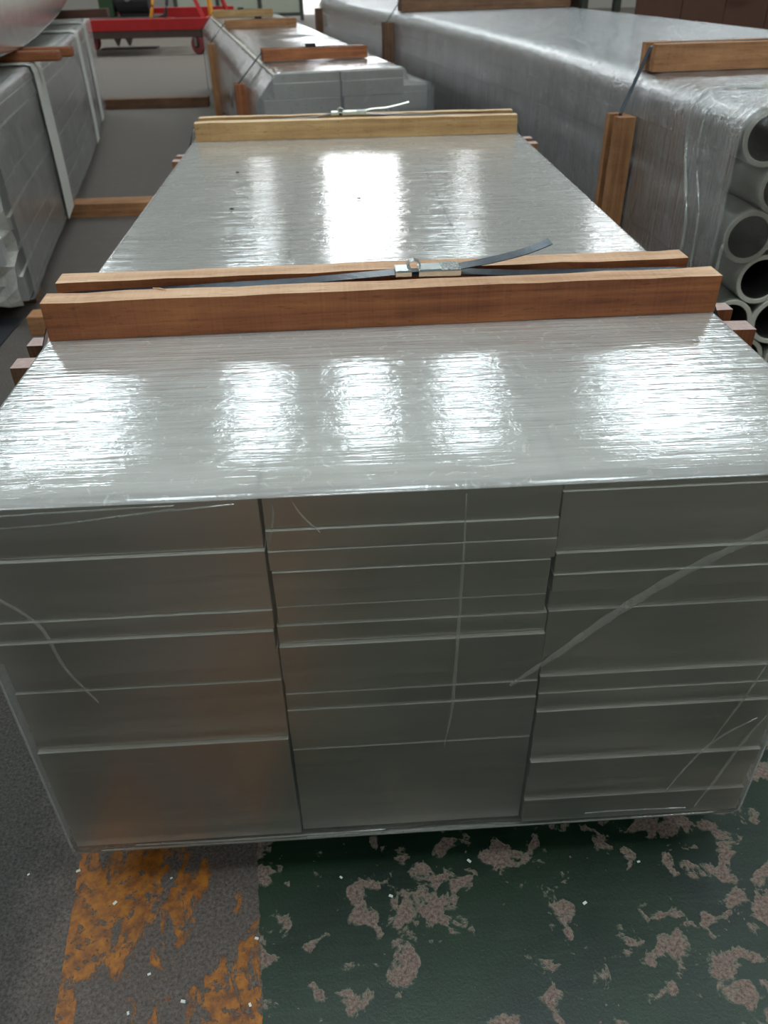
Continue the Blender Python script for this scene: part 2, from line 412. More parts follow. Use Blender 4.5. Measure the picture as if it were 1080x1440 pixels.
for pts, wd in folds:
    sp_ = smooth_path(pts); bm = bmesh.new(); rows = []
    for i, (x, z) in enumerate(sp_):
        t = i / (len(sp_) - 1); ww = wd * (.25 + .75 * math.sin(math.pi * min(1, max(0, t * .9 + .05)))) * (1 + .15 * math.sin(i * 2.3))
        d = Vector(sp_[min(i + 1, len(sp_) - 1)]) - Vector(sp_[max(i - 1, 0)]); d.normalize(); nx, nz = -d.y, d.x
        rows.append([bm.verts.new((x + nx * ww * q, -.021 - hh, z + nz * ww * q - BOT)) for q, hh in ((-.5, 0), (-.15, .0022), (.2, .0008), (.5, 0))])
    for a, b in zip(rows, rows[1:]):
        for k in range(3): bm.faces.new((a[k], a[k + 1], b[k + 1], b[k]))
    link('film_crease', bm, M['film_fold'], main, True)
for (x, y) in ((.21, 1.803), (.236, 1.361), (.578, 1.431)):
    bm = bmesh.new(); bmesh.ops.create_icosphere(bm, subdivisions=1, radius=.006, matrix=Matrix.Translation((0, 0, .002)) @ Matrix.Diagonal((1.3, .6, .35, 1)))
    o = link('dirt_speck', bm, M['speck']); o.location = (x, y, TOP + .004)
    tag(o, 'tiny black dirt speck on the film top between the two timbers', 'dirt', 'dirt specks on the film')

# ---------------------------------------------------------------- grooved timber battens
def batten_mesh(L, wid, h, rail1, rail2, groove, jitter=.0012, cut=0.0, seg=18):
    prof = [(0, 0), (wid, 0), (wid, h), (wid - rail2, h), (wid - rail2, h - groove), (rail1, h - groove), (rail1, h), (0, h)]
    bm = bmesh.new(); rings = []
    for i in range(seg + 1):
        x = L * i / seg; ring = []
        for k, (u, v) in enumerate(prof):
            xx = x
            if k in (1, 2, 3, 4) and i == seg: xx -= cut
            j = jitter if v > 0 else 0
            ring.append(bm.verts.new((xx + (R.uniform(-1, 1) * jitter if i in (0, seg) else 0), u + R.uniform(-j, j), v + R.uniform(-j, j))))
        rings.append(ring)
    for a, b in zip(rings, rings[1:]):
        for i in range(8):
            j = (i + 1) % 8; bm.faces.new((a[i], b[i], b[j], a[j]))
    for ring in (rings[0], rings[-1]):
        a = ring
        bm.faces.new((a[0], a[5], a[6], a[7])); bm.faces.new((a[0], a[1], a[4], a[5])); bm.faces.new((a[1], a[2], a[3], a[4]))
    return bm
def batten(name, mat, loc, rz, L, wid=.124, h=.084, r1=.033, r2=.032, gr=.034, cut=0.0, up=False, flip=0.0, end=None):
    """horizontal batten (groove up) or upright one (groove outwards); flip turns the upright one about z"""
    bm = batten_mesh(L, wid, h, r1, r2, gr, cut=cut)
    if end:
        for f in bm.faces:
            if f.calc_center_median().x > L - .003: f.material_index = 1
    mats_ = [mat] + ([end] if end else [])
    if not up:
        bm.normal_update(); mats_.append(M['wood_lit_top_pale'] if mat is M['wood_pale'] else M['wood_lit_top'])
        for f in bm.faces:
            if f.calc_center_median().z > h - .004 and abs(f.normal.z) > .7: f.material_index = 1  # upward faces take the lightened copy
    o = link(name, bm, mat, mats=mats_)
    if not up: o.matrix_world = Matrix.Translation(loc) @ Matrix.Rotation(rz, 4, 'Z')
    else:
        # local X -> up, local Y -> along the side, local Z -> outwards
        sx = flip
        B = Matrix(((0, 0, sx), (0, 1, 0), (1, 0, 0))).to_4x4()
        if sx > 0: B = Matrix(((0, 0, 1), (0, -1, 0), (1, 0, 0))).to_4x4() @ Matrix.Translation((0, -wid, 0))
        B = Matrix(((0, 0, sx), (0, 1, 0), (1, 0, 0))).to_4x4()
        o.matrix_world = Matrix.Translation(loc) @ Matrix.Rotation(rz, 4, 'Z') @ B
        if sx > 0: o.data.flip_normals()
    return o
ZT = TOP + .004
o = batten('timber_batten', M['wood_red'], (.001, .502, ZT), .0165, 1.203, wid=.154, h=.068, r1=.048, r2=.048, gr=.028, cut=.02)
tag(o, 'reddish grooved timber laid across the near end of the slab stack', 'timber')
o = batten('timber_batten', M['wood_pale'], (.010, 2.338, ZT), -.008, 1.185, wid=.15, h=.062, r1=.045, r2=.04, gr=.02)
tag(o, 'pale yellowish grooved timber across the far end of the slab stack', 'timber')
PX = .007
for nm, mt, x, y, zt, fl, lab in (
    ('timber_post', M['wood_dark'], -PX, .515, .78, -1, 'upright timber with dusty top on the left side of the stack, near strap'),
    ('timber_post', M['wood_red'], W + PX, .515, .80, 1, 'upright timber with dusty top on the right side of the stack, near strap'),
    ('timber_post', M['wood_orange'], -PX, 2.33, .77, -1, 'upright timber on the left side of the stack at its far strap'),
    ('timber_post', M['wood_orange'], W + PX, 2.37, .79, 1, 'upright timber on the right side of the stack at its far strap')):
    o = batten(nm, mt, (x, y, .0), 0, zt, wid=.14, h=.082, r1=.045, r2=.04, gr=.045, up=True, flip=fl, end=M['endgrain'])
    tag(o, lab, 'timber')

# ---------------------------------------------------------------- steel straps
def strap(label, y, zl, tail, seal, mat, smat, wdt=.032, sag=0.0, group=None, lx=-.052, rx=W + .052, mid=.0, tailmat=None):
    t = thing('steel_strap', label, 'strap', (0, y, 0), .010 if y < 1 else 0)
    xs0, xs1, zs = seal
    path = [(lx, 0, .02), (lx, 0, zl - .30), (lx, 0, zl - .02), (lx + .004, 0, zl), (-.003, 0, ZT + .058 + mid), (.012, 0, ZT + .068 + mid), (.05, 0, ZT + .070 + mid), (.25, 0, ZT + .074 + mid), (.45, 0, ZT + .079 + mid),
            (xs0, 0, zs), (xs1, 0, zs - .003), (.85, 0, ZT + .078 + mid), (1.0, 0, ZT + .075 + mid), (1.15, 0, ZT + .072 + mid), (1.188, 0, ZT + .068 + mid), (W + .003, 0, ZT + .058 + mid),
            (rx - .004, 0, zl + .01), (rx, 0, zl - .01), (rx, 0, zl - .3), (rx, 0, .02)]
    bm = bmesh.new(); ribbon(bm, path, (0, 1, 0), wdt, .0014); link('strap_band', bm, mat, t)
    tp = smooth_path([(xs1 - .03, 0, zs + .003)] + [(x, dy, z) for x, dy, z in tail], 5)
    bm = bmesh.new(); ribbon(bm, tp, (0, 1, 0), wdt, .0014); link('strap_tail', bm, tailmat or mat, t)
    # crimped sleeve: long half, short half, raised lip between
    s = link('seal', boxbm((xs0 + .042, -wdt * .62, zs - .006), (xs1, wdt * .62, zs + .008), .0035, 2), smat, t)
    link('seal', boxbm((xs0, -wdt * .60, zs - .005), (xs0 + .030, wdt * .60, zs + .007), .003, 2), smat, t)
    bm = bmesh.new(); box(bm, (xs0 + .028, -wdt * .3, zs - .004), (xs0 + .044, wdt * .3, zs + .002)); link('crimp', bm, M['strap_dark'], t)
    bm = bmesh.new()
    ribbon(bm, [(xs0 + .022, wdt * .35, zs + .006), (xs0 + .028, wdt * .35, zs + .016), (xs0 + .036, wdt * .35, zs + .018), (xs0 + .046, wdt * .35, zs + .014), (xs0 + .05, wdt * .35, zs + .006)], (0, 1, 0), wdt * .55, .002)
    c = link('lip', bm, smat, s)
    bm = boxbm((xs1 - .036, -wdt * .625, zs + .0062), (xs1 - .002, wdt * .625, zs + .0088), .001)
    link('knurled_patch', bm, M['knurl'], s)
    return t
tk = NT('knurled_seal'); kn = tk.noise(tk.coords(), 420, 3, .8)
M['knurl'] = tk.bsdf(Base_Color=tk.ramp(kn, [(.42, (.10, .11, .11)), (.56, (.62, .66, .64))]), Metallic=.8, Roughness=.4, Normal=tk.bump(kn, .8, .001))
strap('blue-black steel strap with silver seal and curled tail over the near timber', .578, .78,
      [(.760, 0, .919), (.81, .004, .926), (.86, .008, .936), (.905, .014, .950)], (.618, .738, .909), M['strap'], M['galv'], mid=-.014, wdt=.034)
strap('dark steel strap with pale seal and pale tail over the far timber', 2.415, .76,
      [(.66, 0, .918), (.72, 0, .922), (.80, -.004, .938)], (.508, .640, .905), M['strap_dark'], M['galv_pale'], mid=-.018, tailmat=M['galv_pale'])

# ---------------------------------------------------------------- floor sleepers
def sleeper(name, label, a, b, z0, z1, mat, rz=0.0, loc=None):
    L = b[0] - a[0]; D = b[1] - a[1]
    bm = boxbm((0, 0, 0), (L, D, z1 - z0), .003)
    o = link(name, bm, mat); o.location = (a[0], a[1], z0); o.rotation_euler = (0, 0, rz)
    return tag(o, label, 'timber')
sleeper('floor_sleeper', 'short dark timber on the floor under the near end of the stack', (.12, .30, 0), (1.10, .38, 0), 0, .088, M['wood_dark'])
sleeper('floor_sleeper', 'orange-brown timber on the floor showing behind the near left timber end', (-.90, 2.62, 0), (1.1, 2.72, 0), 0, .088, M['wood_orange'])
sleeper('floor_sleeper', 'orange-brown timber across the aisle between left bundle and main stack', (-1.95, 4.64, 0), (.20, 4.80, 0), 0, .086, M['wood_orange'])
sleeper('floor_sleeper', 'dark brown timber across the aisle, further back towards the trolley', (-2.6, 9.34, 0), (-.92, 9.50, 0), 0, .10, M['wood_dark'])

# ---------------------------------------------------------------- right bundle of pipes
RBX, RBY = 1.742, 1.66
RS = [(1.742, 1.66), (1.735, 1.9), (1.69, 2.5), (1.60, 3.51), (1.42, 4.78), (1.11, 6.56), (.78, 8.3), (.41, 10.2)]   # the bundle bows gently
RSF = smooth_path(RS, 4)
def side_at(y):
    for a_, b_ in zip(RSF, RSF[1:]):
        if a_[1] <= y <= b_[1]:
            t = (y - a_[1]) / (b_[1] - a_[1]); return a_[0] + (b_[0] - a_[0]) * t, math.atan2(a_[0] - b_[0], b_[1] - a_[1])
def rframes(pts, skip=0):
    fr = []
    for i, (x, y) in enumerate(pts):
        a_ = Vector(pts[max(i - 1, 0)]); b_ = Vector(pts[min(i + 1, len(pts) - 1)]); d = (b_ - a_).normalized()
        fr.append((Vector((x - RBX, y - RBY, 0)), Vector((d.y, -d.x, 0)), Vector((0, 0, 1))))
    return fr
RB = thing('pipe_bundle', 'long film-wrapped bundle of large aluminium pipes to the right of the slab stack', 'metal bundle', (RBX, RBY, 0))
PR = .0825
bm = bmesh.new(); seg = 28
circ = [(math.cos(k * math.tau / seg), math.sin(k * math.tau / seg)) for k in range(seg)]
rfr = rframes(RSF); U0 = rfr[0][1]; D0 = Vector((-U0.y, U0.x, 0))
def ring(o_, U, r): return [bm.verts.new(o_ + U * (r * c) + Vector((0, 0, r * s_))) for c, s_ in circ]
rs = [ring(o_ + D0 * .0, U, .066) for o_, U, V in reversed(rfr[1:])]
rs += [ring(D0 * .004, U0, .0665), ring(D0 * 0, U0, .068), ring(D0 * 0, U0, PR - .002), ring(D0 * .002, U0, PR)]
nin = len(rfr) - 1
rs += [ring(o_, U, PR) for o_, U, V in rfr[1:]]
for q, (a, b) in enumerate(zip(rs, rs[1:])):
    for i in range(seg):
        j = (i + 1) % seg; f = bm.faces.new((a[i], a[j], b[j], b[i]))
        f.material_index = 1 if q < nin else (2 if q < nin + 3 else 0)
pipe0 = None
for row in range(6):
    cnt = 9 if row % 2 == 0 else 9
    for k in range(cnt):
        x = PR + .004 + k * PR * 2.02 + (PR * 1.01 if row % 2 else 0); z = 1.0 - .004 - PR - row * PR * 1.745
        if pipe0 is None:
            pipe0 = link('pipe', bm, M['pipe'], RB, True, mats=[M['pipe'], M['bore_shade'], M['rim']]); o = pipe0
            for i_, p_ in enumerate(o.data.polygons):
                if abs(p_.normal.y) > .9: p_.use_smooth = False
        else:
            o = pipe0.copy(); COL.objects.link(o); o.parent = RB
        o.location = U0 * x + D0 * R.uniform(-.012, .012) + Vector((0, 0, z))
RW = PR * 2.02 * 9.5 + .01
hull = round_poly([(-.004, .075), (RW, .075), (RW, 1.0), (-.004, 1.0)], [.05, .05, .07, .085], 7)
bm = bmesh.new(); rings = []
fine = smooth_path(RS, 10)
for i, (o_, U, V) in enumerate(rframes(fine)):
    y = o_.y; ringv = []
    if i == 0: o_ = o_ + D0 * .015
    for k, (u, v) in enumerate(hull):
        wob = .003 * math.sin(y * 13 + v * 4) + .002 * math.sin(y * 31 + v * 2) if .1 < v < .93 else 0
        ringv.append(bm.verts.new(o_ + U * (u + (-abs(wob) if u < .3 else abs(wob))) + V * v))
    rings.append(ringv)
for a, b in zip(rings, rings[1:]):
    for i in range(len(hull)):
        j = (i + 1) % len(hull); bm.faces.new((a[i], a[j], b[j], b[i]))
link('side_film', bm, M['film_side'], RB, True)
# film end: gathered over the upper-left pipe, torn open below
M['film_clear'] = mat_film('stretch_film_clear', .06, .08, 1.6, (20, 20, 9), .8, .006, (.82, .80, .72), .6, .8)
bm = bmesh.new(); g = []
NU, NV = 26, 34
for i in range(NU + 1):
    col_ = []
    for j in range(NV + 1):
        v = .995 - j / NV * .80
        wdt = .42 if v > .74 else .42 - (.74 - v) * 1.5
        wdt = max(.04, wdt)
        u = -.006 + i / NU * wdt + .012 * math.sin(v * 30)
        y = -.012 - .02 * abs(math.sin(u * 19 + .4)) * math.sin(max(0, min(1, (1 - v) * 9)) * 1.57) - .006 * math.sin(v * 40 + u * 20)
        if j == 0 or i == 0: y = .02
        col_.append(bm.verts.new(U0 * u + D0 * y + Vector((0, 0, v))))
    g.append(col_)
for i in range(NU):
    for j in range(NV): bm.faces.new((g[i][j], g[i + 1][j], g[i + 1][j + 1], g[i][j + 1]))
link('end_film', bm, M['film_clear'], RB, True)
# thick gathered fold running round the bundle near its end
for fy, pts, r0 in ((.40, [(.34, 1.004), (.18, 1.006), (.04, 1.0), (-.004, .95), (-.012, .85), (-.014, .75), (-.012, .62), (-.010, .5)], .007),
                    (.30, [(.02, .985), (-.008, .92), (-.012, .80), (-.012, .66), (-.012, .45), (-.010, .25)], .004),
                    (.10, [(-.010, .62), (-.014, .55), (-.012, .46), (-.01, .36)], .006)):
    p3 = [(u, fy + .02 * math.sin(v * 17) - (1 - v) * .35, v) for u, v in pts]
    p3 = [tuple(U0 * (q_[0] - (.006 if q_[0] < 0 else 0)) + D0 * q_[1] + Vector((0, 0, q_[2]))) for q_ in p3]
    p3 = smooth_path(p3, 5); bm = bmesh.new()
    tubepath(bm, p3, [r0 * (.5 + .5 * abs(math.sin(i * .9))) for i in range(len(p3))], 6)
    link('film_fold', bm, M['film_fold'], RB, True)
def bmat(ob, M4):     # place relative to bundle frame but keep top level
    ob.matrix_world = Matrix.Translation(RB.location) @ Matrix.Rotation(TH, 4, 'Z') @ M4
def place_set(base, th, x_side, ylist, ztop, width, zpost, mats, labels, post_out=-1, h=.075, over=.04, cat='timber', posts=True, zp0=0.0, pdy=.03):
    BM = Matrix.Translation(base) @ Matrix.Rotation(th, 4, 'Z')
    for i, y in enumerate(ylist):
        o = link('timber_batten', batten_mesh(width, .13, h, .040, .034, .03), mats[i])
        o.matrix_world = BM @ Matrix.Translation((x_side + over, y, ztop)); tag(o, labels[i][0], 'timber')
        if posts and not (posts == 2 and i == 2):
            o = link('timber_post', batten_mesh(zpost, .13, .07, .050, .034, .035), mats[i])
            B = Matrix(((0, 0, post_out), (0, 1, 0), (1, 0, 0))).to_4x4()
            o.matrix_world = BM @ Matrix.Translation((x_side - .004, y + pdy, zp0)) @ B
            tag(o, labels[i][1], 'timber')
        t = thing('steel_strap', labels[i][2], 'strap'); t.matrix_world = BM @ Matrix.Translation((x_side, y + .075, 0))
        bm = bmesh.new()
        e = .04
        sdy = pdy - .01
        ribbon(bm, [(-e, sdy, zp0 + .03), (-e, sdy, zpost - .02), (-e - .004, sdy, zpost + .005), (over + .005, -.01, ztop + h - .012), (over + .03, -.01, ztop + h - .002), (over + width * .5, -.01, ztop + h + .004), (over + width - .02, -.01, ztop + h)], (0, 1, 0), .03, .0014 if h > .08 else .005)
        link('strap_band', bm, M['strap'], t)
        link('seal', boxbm((over + width * .42, -.028, ztop + h - .002), (over + width * .42 + .07, .012, ztop + h + .022), .004, 2), M['black'], t)
PIPESETS = [('orange-brown grooved timber across the near top of the pipe bundle', 'orange-brown grooved upright on the pipe bundle side, right of the main stack', 'blue steel strap from upright to top timber at the near end of the pipe bundle'),
     ('dark brown timber across the middle of the pipe bundle top', 'brown upright on the pipe bundle side behind the second bundle', 'dark strap round the middle of the pipe bundle'),
     ('dark timber across the far end of the pipe bundle top', 'brown upright at the far end of the pipe bundle side', 'dark strap round the far end of the pipe bundle')]
for y_, m_, zp_, lb_ in ((2.50, 'wood_orange', .86, PIPESETS[0]), (6.80, 'wood_dark', .93, PIPESETS[1]), (9.95, 'wood_dark', .9, PIPESETS[2])):
    xs_, th_ = side_at(y_)
    place_set((xs_, y_, 0), th_, -.012, [0.0], 1.004, 1.5, zp_, [M[m_]], [lb_], h=.09, over=.06, pdy=-.06 if y_ < 3 else .03)
for k, y in enumerate((2.1, 6.2, 9.7)):
    xs_, th_ = side_at(y)
    o = link('floor_sleeper', boxbm((0, 0, 0), (1.5, .1, .085), .003), M['wood_dark']); o.matrix_world = Matrix.Translation((xs_ + .02, y, 0)) @ Matrix.Rotation(th_, 4, 'Z')
    tag(o, ['timber under the near end of the pipe bundle', 'timber under the middle of the pipe bundle', 'timber under the far end of the pipe bundle'][k], 'timber')

# ---------------------------------------------------------------- second slab bundle behind the main one
B2L = (.06, 4.62, 0)
b2 = thing('slab_bundle', 'smaller film-wrapped slab bundle behind the main stack, with a lower step on its right', 'metal bundle', B2L, TH)
L2 = 6.4
for ci, (x0, x1, zt, y0) in enumerate(((.03, .52, .80, .03), (.525, .93, .80, .02), (.94, 1.11, .70, .10))):
    z = .09; hs = [.10, .16, .08, .13, .10, .09, .05] if ci != 1 else [.13, .09, .15, .08, .12, .09, .05]
    for k, hh in enumerate(hs):
        z1 = min(zt, z + hh)
        if z1 - z < .02: continue
        if k == len(hs) - 1: z1 = zt
        dx = .07 if (ci == 0 and k >= 5) else R.uniform(0, .02)
        link('slab', boxbm((x0 + dx, y0 + R.uniform(0, .015), z + .001), (x1, L2, z1 - .001), .002), M['alu'], b2); z = z1
prof2 = round_poly([(-.0, .085), (1.125, .085), (1.125, .715), (.955, .735), (.935, .808), (.13, .808), (.0, .66)], [.03, .03, .03, .02, .012, .04, .04], 3)
M['film_b2'] = mat_film('stretch_film_second', .24, .10, 2.6, (5, 26, 4), .9, .008, (.80, .82, .86), .4, .15)
bm = bmesh.new()
rings = []
for i in range(60):
    y = -.005 + (L2 + .03) * i / 59
    rings.append([bm.verts.new((u - (.012 * abs(math.sin(y * 9 + v * 12)) + R.uniform(0, .010) if u < .3 else 0), y, v - (R.uniform(0, .006) if 0 < i < 29 else 0))) for u, v in prof2])
for a, b in zip(rings, rings[1:]):
    for i in range(len(prof2)):
        j = (i + 1) % len(prof2); bm.faces.new((a[i], a[j], b[j], b[i]))
bm.faces.new(rings[0][::-1]); bm.faces.new(rings[-1])
link('stretch_film', bm, M['film_b2'], b2, True)
place_set(B2L, TH, -.012, [.66, 3.95, 5.9], .812, .72, .68, [M['wood_red'], M['wood_orange'], M['wood_pale']],
    [('red-brown timber across the near end of the second bundle', 'orange upright on the left side of the second bundle, near strap', 'thin dark strap over the near end of the second bundle'),
     ('orange timber across the middle of the second bundle', 'tan upright on the left side of the second bundle, middle strap', 'thin dark strap over the middle of the second bundle'),
     ('pale timber across the far end of the second bundle', 'pale upright at the far end of the second bundle', 'thin dark strap over the far end of the second bundle')], over=.13, h=.07, posts=2)
for k, y in enumerate((.3, 5.6)):
    o = link('floor_sleeper', boxbm((0, 0, 0), (1.1, .1, .084), .003), M['wood_dark']); o.matrix_world = Matrix.Translation(B2L) @ Matrix.Rotation(TH, 4, 'Z') @ Matrix.Translation((.01, y, 0))
    tag(o, ['timber under the near end of the second bundle', 'timber under the far end of the second bundle'][k], 'timber')

# ---------------------------------------------------------------- left bundle of bent bars
LS = [(-.935, 2.86), (-1.05, 3.5), (-1.205, 4.5), (-1.40, 5.75), (-1.62, 7.0), (-1.80, 7.9), (-1.97, 8.8), (-2.03, 9.1)]
LBo = thing('bar_bundle', 'long grey film-wrapped bundle of flat bars along the left edge', 'metal bundle', (-.935, 2.86, 0))
def lframes(spine, z0=0.0, off=0.0, y0=None, rise=None):
    fr = []
    for i, (x, y) in enumerate(spine):
        a = Vector(spine[max(i - 1, 0)]); b = Vector(spine[min(i + 1, len(spine) - 1)]); d = (b - a).normalized()
        n_ = Vector((-d.y, d.x, 0))
        fr.append((Vector((x + .935, y - 2.86, z0 + (rise(y) if rise else 0))) + n_ * off, n_, Vector((0, 0, 1))))
    return fr
hz = [.09, .205, .285, .40, .455, .56, .65, .76, .83, .905]
for c, (u0, u1) in enumerate(((0, .235), (.24, .475), (.48, .715), (.72, .955))):
    for k in range(len(hz) - 1):
        du = R.uniform(.0, .012) if c == 0 else 0
        if c == 0: du += (.0, .012, .024, .004, .018, .028, .010, .028, .04)[k]
        sp2 = list(LS); sp2[0] = (LS[0][0], LS[0][1] + (R.uniform(-.02, .05) if k > 2 else R.uniform(-.13, -.02)))
        bm = bmesh.new(); sweep(bm, [(u0 + du, hz[k] + .001), (u1, hz[k] + .001), (u1, hz[k + 1] - .001), (u0 + du, hz[k + 1] - .001)], lframes(sp2, 0, 0))
        bm.normal_update()
        for f in bm.faces:
            if abs(f.normal.z) > .6: f.material_index = 1
        link('bar', bm, M['alu_old'], LBo, mats=[M['alu_old'], M['lit_ledge']])
hl = round_poly([(-.012, .085), (.97, .085), (.97, .915), (-.012, .915)], [.02, .02, .03, .035], 4)
bm = bmesh.new()
spf = smooth_path(LS, 5); fr_ = lframes(spf)
fr2 = []
for i, (o_, U, V) in enumerate(fr_):
    fr2.append((o_ - U * (.006 * abs(math.sin(i * 1.7))), U, V))
sweep(bm, hl, fr2, caps=False)
link('stretch_film', bm, M['film_left'], LBo, True)
# crumpled film end hanging over the bar ends
bm = bmesh.new(); g = []
for i in range(15):
    cl = []
    for j in range(19):
        u = -.012 + i / 14 * .9; v = .91 - j / 18 * .80
        y = -.03 - .05 * abs(math.sin(u * 14 + v * 9)) * (1 if v < .75 else .3) - (.08 if v < .33 else 0) - R.uniform(0, .02)
        cl.append(bm.verts.new((u * -1.0 * 1.0, y, v + R.uniform(-.006, .006))))
    g.append(cl)
for i in range(14):
    for j in range(18): bm.faces.new((g[i][j], g[i + 1][j], g[i + 1][j + 1], g[i][j + 1]))
link('end_film', bm, M['film_heap'], LBo)
for (yy, wd, up_) in ((4.42, .34, 1), (6.85, .26, 1), (8.0, .3, 1)):
    # white tape bands, down the side and over the top
    x_ = None
    for a, b in zip(LS, LS[1:]):
        if a[1] <= yy <= b[1]: t = (yy - a[1]) / (b[1] - a[1]); x_ = a[0] + (b[0] - a[0]) * t
    bm = bmesh.new(); d = Vector((-.17, 1, 0)).normalized(); n_ = Vector((-d.y, d.x, 0))
    base = Vector((x_ + .935, yy - 2.86, 0))
    pts = [base + n_ * u + Vector((0, 0, v)) for u, v in ((-.022, .09), (-.026, .3), (-.024, .6), (-.022, .88), (-.012, .915), (.02, .922), (.5, .922), (.96, .922))]
    ribbon(bm, pts, d, wd, .002); link('tape_band', bm, M['film_band'], LBo)
for k, (y, xx) in enumerate(((3.05, -.05), (8.9, .0))):
    o = link('floor_sleeper', boxbm((-1.1, 0, 0), (0, .1, .084), .003), M['wood_dark']); o.location = (-1.0 if k == 0 else -2.05, y, 0)
    tag(o, ['timber under the near end of the left bundle', 'timber under the far end of the left bundle'][k], 'timber')

# battens on the left bundle and the bent bundle they carry
sticks = [((-2.0, 4.38), (-1.02, 4.40), .95, .028), ((-2.0, 4.56), (-1.01, 4.58), .955, .030)]
for k, (a, b, z, r) in enumerate(sticks):
    bm = boxbm((0, -.04, -.022), (b[0] - a[0], .04, .030), .014, 3)
    o = link('timber_stick', bm, M['wood_red']); o.location = (a[0], a[1] + k * .05, .946); o.rotation_euler = (0, 0, .03)
    tag(o, ['brown stick on top of the left bundle, the nearer of two side by side', 'brown stick on top of the left bundle, the further of two side by side'][k], 'timber')
bm = boxbm((0, -.05, -.035), (1.15, .05, .035), .006, 2)
o = link('timber_stick', bm, M['brown_board']); o.location = (-2.75, 8.2, .96); o.rotation_euler = (0, -.02, .02)
tag(o, 'dark brown timber across the far top of the left bundle', 'timber')
US = [(-.98, 3.0), (-1.10, 3.745), (-1.235, 4.476), (-1.43, 5.56), (-1.60, 6.5), (-1.73, 7.22), (-1.95, 8.4), (-2.05, 9.0)]
def rise(y):
    if y < 4.5: return .983 + (4.5 - y) * .03
    return .983 + ((y - 4.5) / 2.7) ** 2 * .07
UB = thing('bent_bundle', 'pale film-wrapped bent bundle lying on top of the left bundle', 'metal bundle', (-.935, 2.86, 0))
for k, (z0, z1) in enumerate(((0, .082), (.084, .18), (.182, .30), (.302, .42))):
    for c in range(3):
        bm = bmesh.new(); sweep(bm, [(.03 + c * .25, z0), (.275 + c * .25, z0), (.275 + c * .25, z1), (.03 + c * .25, z1)], lframes(US, 0, 0, rise=rise)); link('bar', bm, M['alu_y'], UB)
bm = bmesh.new(); sweep(bm, round_poly([(.018, -.006), (.79, -.006), (.79, .43), (.018, .43)], .02, 3), lframes(smooth_path(US, 3), 0, 0, rise=rise))
M['film_upper'] = mat_film('stretch_film_upper', .5, .15, 2.2, (14, 5, 3), .5, .006, (.84, .84, .84), .35, .3)
link('stretch_film', bm, M['film_upper'], UB, True)

# ---------------------------------------------------------------- red trolley with motor
T = thing('trolley', 'red steel trolley on wheels at the far end of the left aisle', 'trolley', (-3.6, 15.5, 0))
link('frame_beam', boxbm((-.6, 0, .385), (2.0, .08, .56), .006), M['red'], T)
link('frame_beam', boxbm((-.6, 1.5, .50), (2.3, 1.58, .66), .006), M['red'], T)
link('under_rail', boxbm((-.6, .02, .27), (2.0, .10, .384), .006), M['grease'], T)
for x in (-.5, 1.9): link('cross_member', boxbm((x, .08, .40), (x + .09, 1.5, .55), .006), M['red'], T)
for pts, r, m in (([(1.9, .1, .55), (1.45, .5, 1.5)], .05, 'red'), ([(1.98, .6, .5), (1.9, .9, 1.6)], .045, 'yellow'), ([(2.2, 1.5, .5), (1.8, 1.4, 1.6)], .04, 'red')):
    bm = bmesh.new(); tubepath(bm, pts, r, 4); link('brace', bm, M[m], T)
def wheel(x, y):
    bm = bmesh.new(); x_, y_ = x, y; x = y = 0
    bmesh.ops.create_cone(bm, cap_ends=True, segments=24, radius1=.15, radius2=.15, depth=.07, matrix=Matrix.Translation((x, y, .15)) @ Matrix.Rotation(math.pi / 2, 4, 'Y'))
    bevel(bm, .008)
    wh = link('wheel', bm, M['wheel'], T); wh.location = (x_, y_, 0); wh.rotation_euler = (0, 0, .9)
    bm = bmesh.new(); bmesh.ops.create_cone(bm, cap_ends=True, segments=16, radius1=.05, radius2=.05, depth=.10, matrix=Matrix.Translation((x, y, .15)) @ Matrix.Rotation(math.pi / 2, 4, 'Y')); link('hub', bm, M['black'], wh)
    bm = boxbm((x - .07, y - .03, .13), (x - .055, y + .03, .30), .003); link('fork', bm, M['grey_steel'], wh)
    bm = boxbm((x + .055, y - .03, .13), (x + .07, y + .03, .30), .003); link('fork', bm, M['grey_steel'], wh)
for x, y in ((1.75, .1), (1.75, 1.45), (-.4, .1), (-.4, 1.45)): wheel(x, y)
bm = bmesh.new()
for x in (.35, .55):
    bmesh.ops.create_cone(bm, cap_ends=True, segments=8, radius1=.02, radius2=.07, depth=.12, matrix=Matrix.Translation((x, .08, .22)))
link('bracket', bm, M['grease'], T)
bm = bmesh.new()
bmesh.ops.create_cone(bm, cap_ends=True, segments=20, radius1=.26, radius2=.26, depth=.55, matrix=Matrix.Translation((.62, .75, .80)) @ Matrix.Rotation(math.pi / 2, 4, 'Y'))
bmesh.ops.create_cone(bm, cap_ends=True, segments=20, radius1=.20, radius2=.14, depth=.12, matrix=Matrix.Translation((.30, .75, .80)) @ Matrix.Rotation(-math.pi / 2, 4, 'Y'))
box(bm, (.38, .55, .50), (.88, .95, .62)); bevel(bm, .006)
mo = link('motor', bm, M['black'], T)
bm = bmesh.new(); bmesh.ops.create_cone(bm, cap_ends=True, segments=14, radius1=.06, radius2=.05, depth=.05, matrix=Matrix.Translation((.55, .475, .85)) @ Matrix.Rotation(math.pi / 2, 4, 'X')); link('cap', bm, M['grey_steel'], mo)
link('gearbox', boxbm((.0, .6, .56), (.26, .9, .95), .02, 2), M['green'], T)
link('deck', boxbm((-.4, .1, .545), (1.0, 1.5, .565), .003), M['grease'], T)
for dx in (0, .25):
    bm = bmesh.new(); tubepath(bm, smooth_path([(.95 + dx, .3, .56), (1.0 + dx, .35, .75), (1.02 + dx, .5, 1.0), (1.05 + dx, .6, 1.3)], 4), .028, 8); link('hose', bm, M['yellow'] if dx == 0 else M['black'], T)
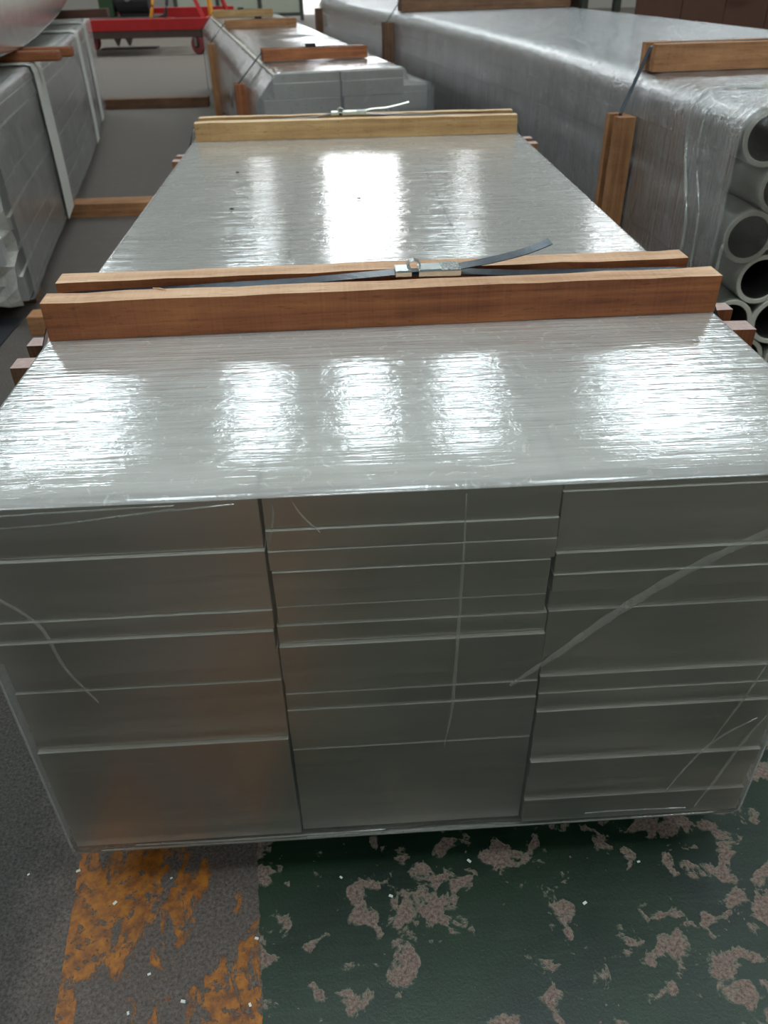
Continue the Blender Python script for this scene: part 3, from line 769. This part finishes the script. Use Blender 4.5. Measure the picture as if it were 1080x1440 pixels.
o = link('steel_plate', boxbm((0, 0, 0), (1.05, .35, .02), .003), M['black']); o.location = (-3.9, 16.9, 0); tag(o, 'dark flat plate on the floor behind the trolley wheels', 'plate')

# ---------------------------------------------------------------- far end: partition cage and right-hand stock
cg = thing('partition', 'pale grey-green partition with dark posts near the far door', 'partition', (-3.6, 24.5, 0))
for k in range(4):
    x = k * 1.12
    link('post', boxbm((x - .05, -.05, 0), (x + .05, .05, 2.4), .005), M['dark_post'], cg)
    if k < 3: link('panel', boxbm((x + .05, -.01, .18), (x + 1.07, .02, 2.3), .004), M['panel'], cg); link('rail', boxbm((x + .05, -.03, .1), (x + 1.07, .04, .18), .003), M['dark_post'], cg)
sh = thing('timber_crate', 'tall dark brown timber crate behind the pipe bundle at the upper right', 'crate', (3.35, 7.6, 0), TH)
for k in range(7):
    link('plank', boxbm((0 + k * .46, 0, 0), (.455 + k * .46, .04, 1.75 + R.uniform(-.01, .01)), .004), M['brown_board'], sh)
link('rail', boxbm((0, -.04, .3), (3.2, 0, .42), .004), M['brown_board'], sh); link('rail', boxbm((0, -.04, 1.52), (3.2, 0, 1.64), .004), M['brown_board'], sh)
bm = bmesh.new(); tubepath(bm, [(.95, -.05, 1.02), (1.0, -.09, 1.05), (1.12, -.09, 1.05), (1.16, -.05, 1.02)], .012, 6); link('handle', bm, M['wood_dark'], sh)
rk = thing('stock_rack', 'dark steel rack of stock behind the far right of the pipe bundle', 'rack', (2.2, 9.6, 0), TH)
for k in range(5): link('post', boxbm((k * .42, 0, 0), (k * .42 + .08, .08, 1.9), .005), M['dark_post'] if k else M['wood_orange'], rk)
for k in range(4): link('shelf', boxbm((0, .081, .3 + k * .4), (1.76, .9, .36 + k * .4), .004), M['grease'], rk)
link('back_panel', boxbm((0, .91, 0), (1.76, .94, 1.9), .004), M['grease'], rk)

o = link('shade_sheet', boxbm((0, 0, 0), (.85, .62, .008), .002), M['black']); o.location = (-1.85, 2.22, 0); tag(o, 'dark sheet added for the shade on the floor in front of the left bundle', 'sheet')  # added sheet, its black stands in for shadow by the left bundle
for k, x in enumerate((-1.10, -1.22)):
    o = link('flat_bar', boxbm((0, 0, 0), (.045, .55, .006), .001), M['grey_steel']); o.location = (x, 2.2, .009); o.rotation_euler = (0, 0, .18)
    tag(o, ['grey flat bar on the shade sheet, the one nearer the main stack', 'grey flat bar on the shade sheet, the one further left'][k], 'metal bar')
bm = bmesh.new(); tubepath(bm, [(0, 0, 0), (.012, -.006, .001), (.026, -.016, .002)], [.0012, .0018, .0008], 5)
o = link('wood_splinter', bm, M['wood_lit_top']); o.location = (.185, .556, ZT + .070); tag(o, 'small loose splinter on the near timber, left part', 'splinter')
# ---------------------------------------------------------------- small litter on the floor
k = 0
fl = [(.321, -.143), (.209, -.236), (.123, -.248), (.062, -.063), (.156, -.023), (.707, -.027), (-.02, .003), (.146, -.19), (.318, -.248), (.557, -.084), (-.111, .002), (.468, -.043), (.9, -.12), (1.02, -.05)]
for (x, y) in fl:
    bm = boxbm((-.0045, -.003, 0), (.0045, .003, .0012), .0004)
    for v in bm.verts: v.co.x += R.uniform(-.001, .001)
    o = link('litter_flake', bm, M['white']); o.location = (x, y, .0003); o.rotation_euler = (0, 0, R.uniform(0, 3)); s = R.uniform(.4, .85); o.scale = (s, s, 1)
    tag(o, 'tiny white flake of litter on the painted floor in the foreground', 'litter', 'white litter flakes on the floor')
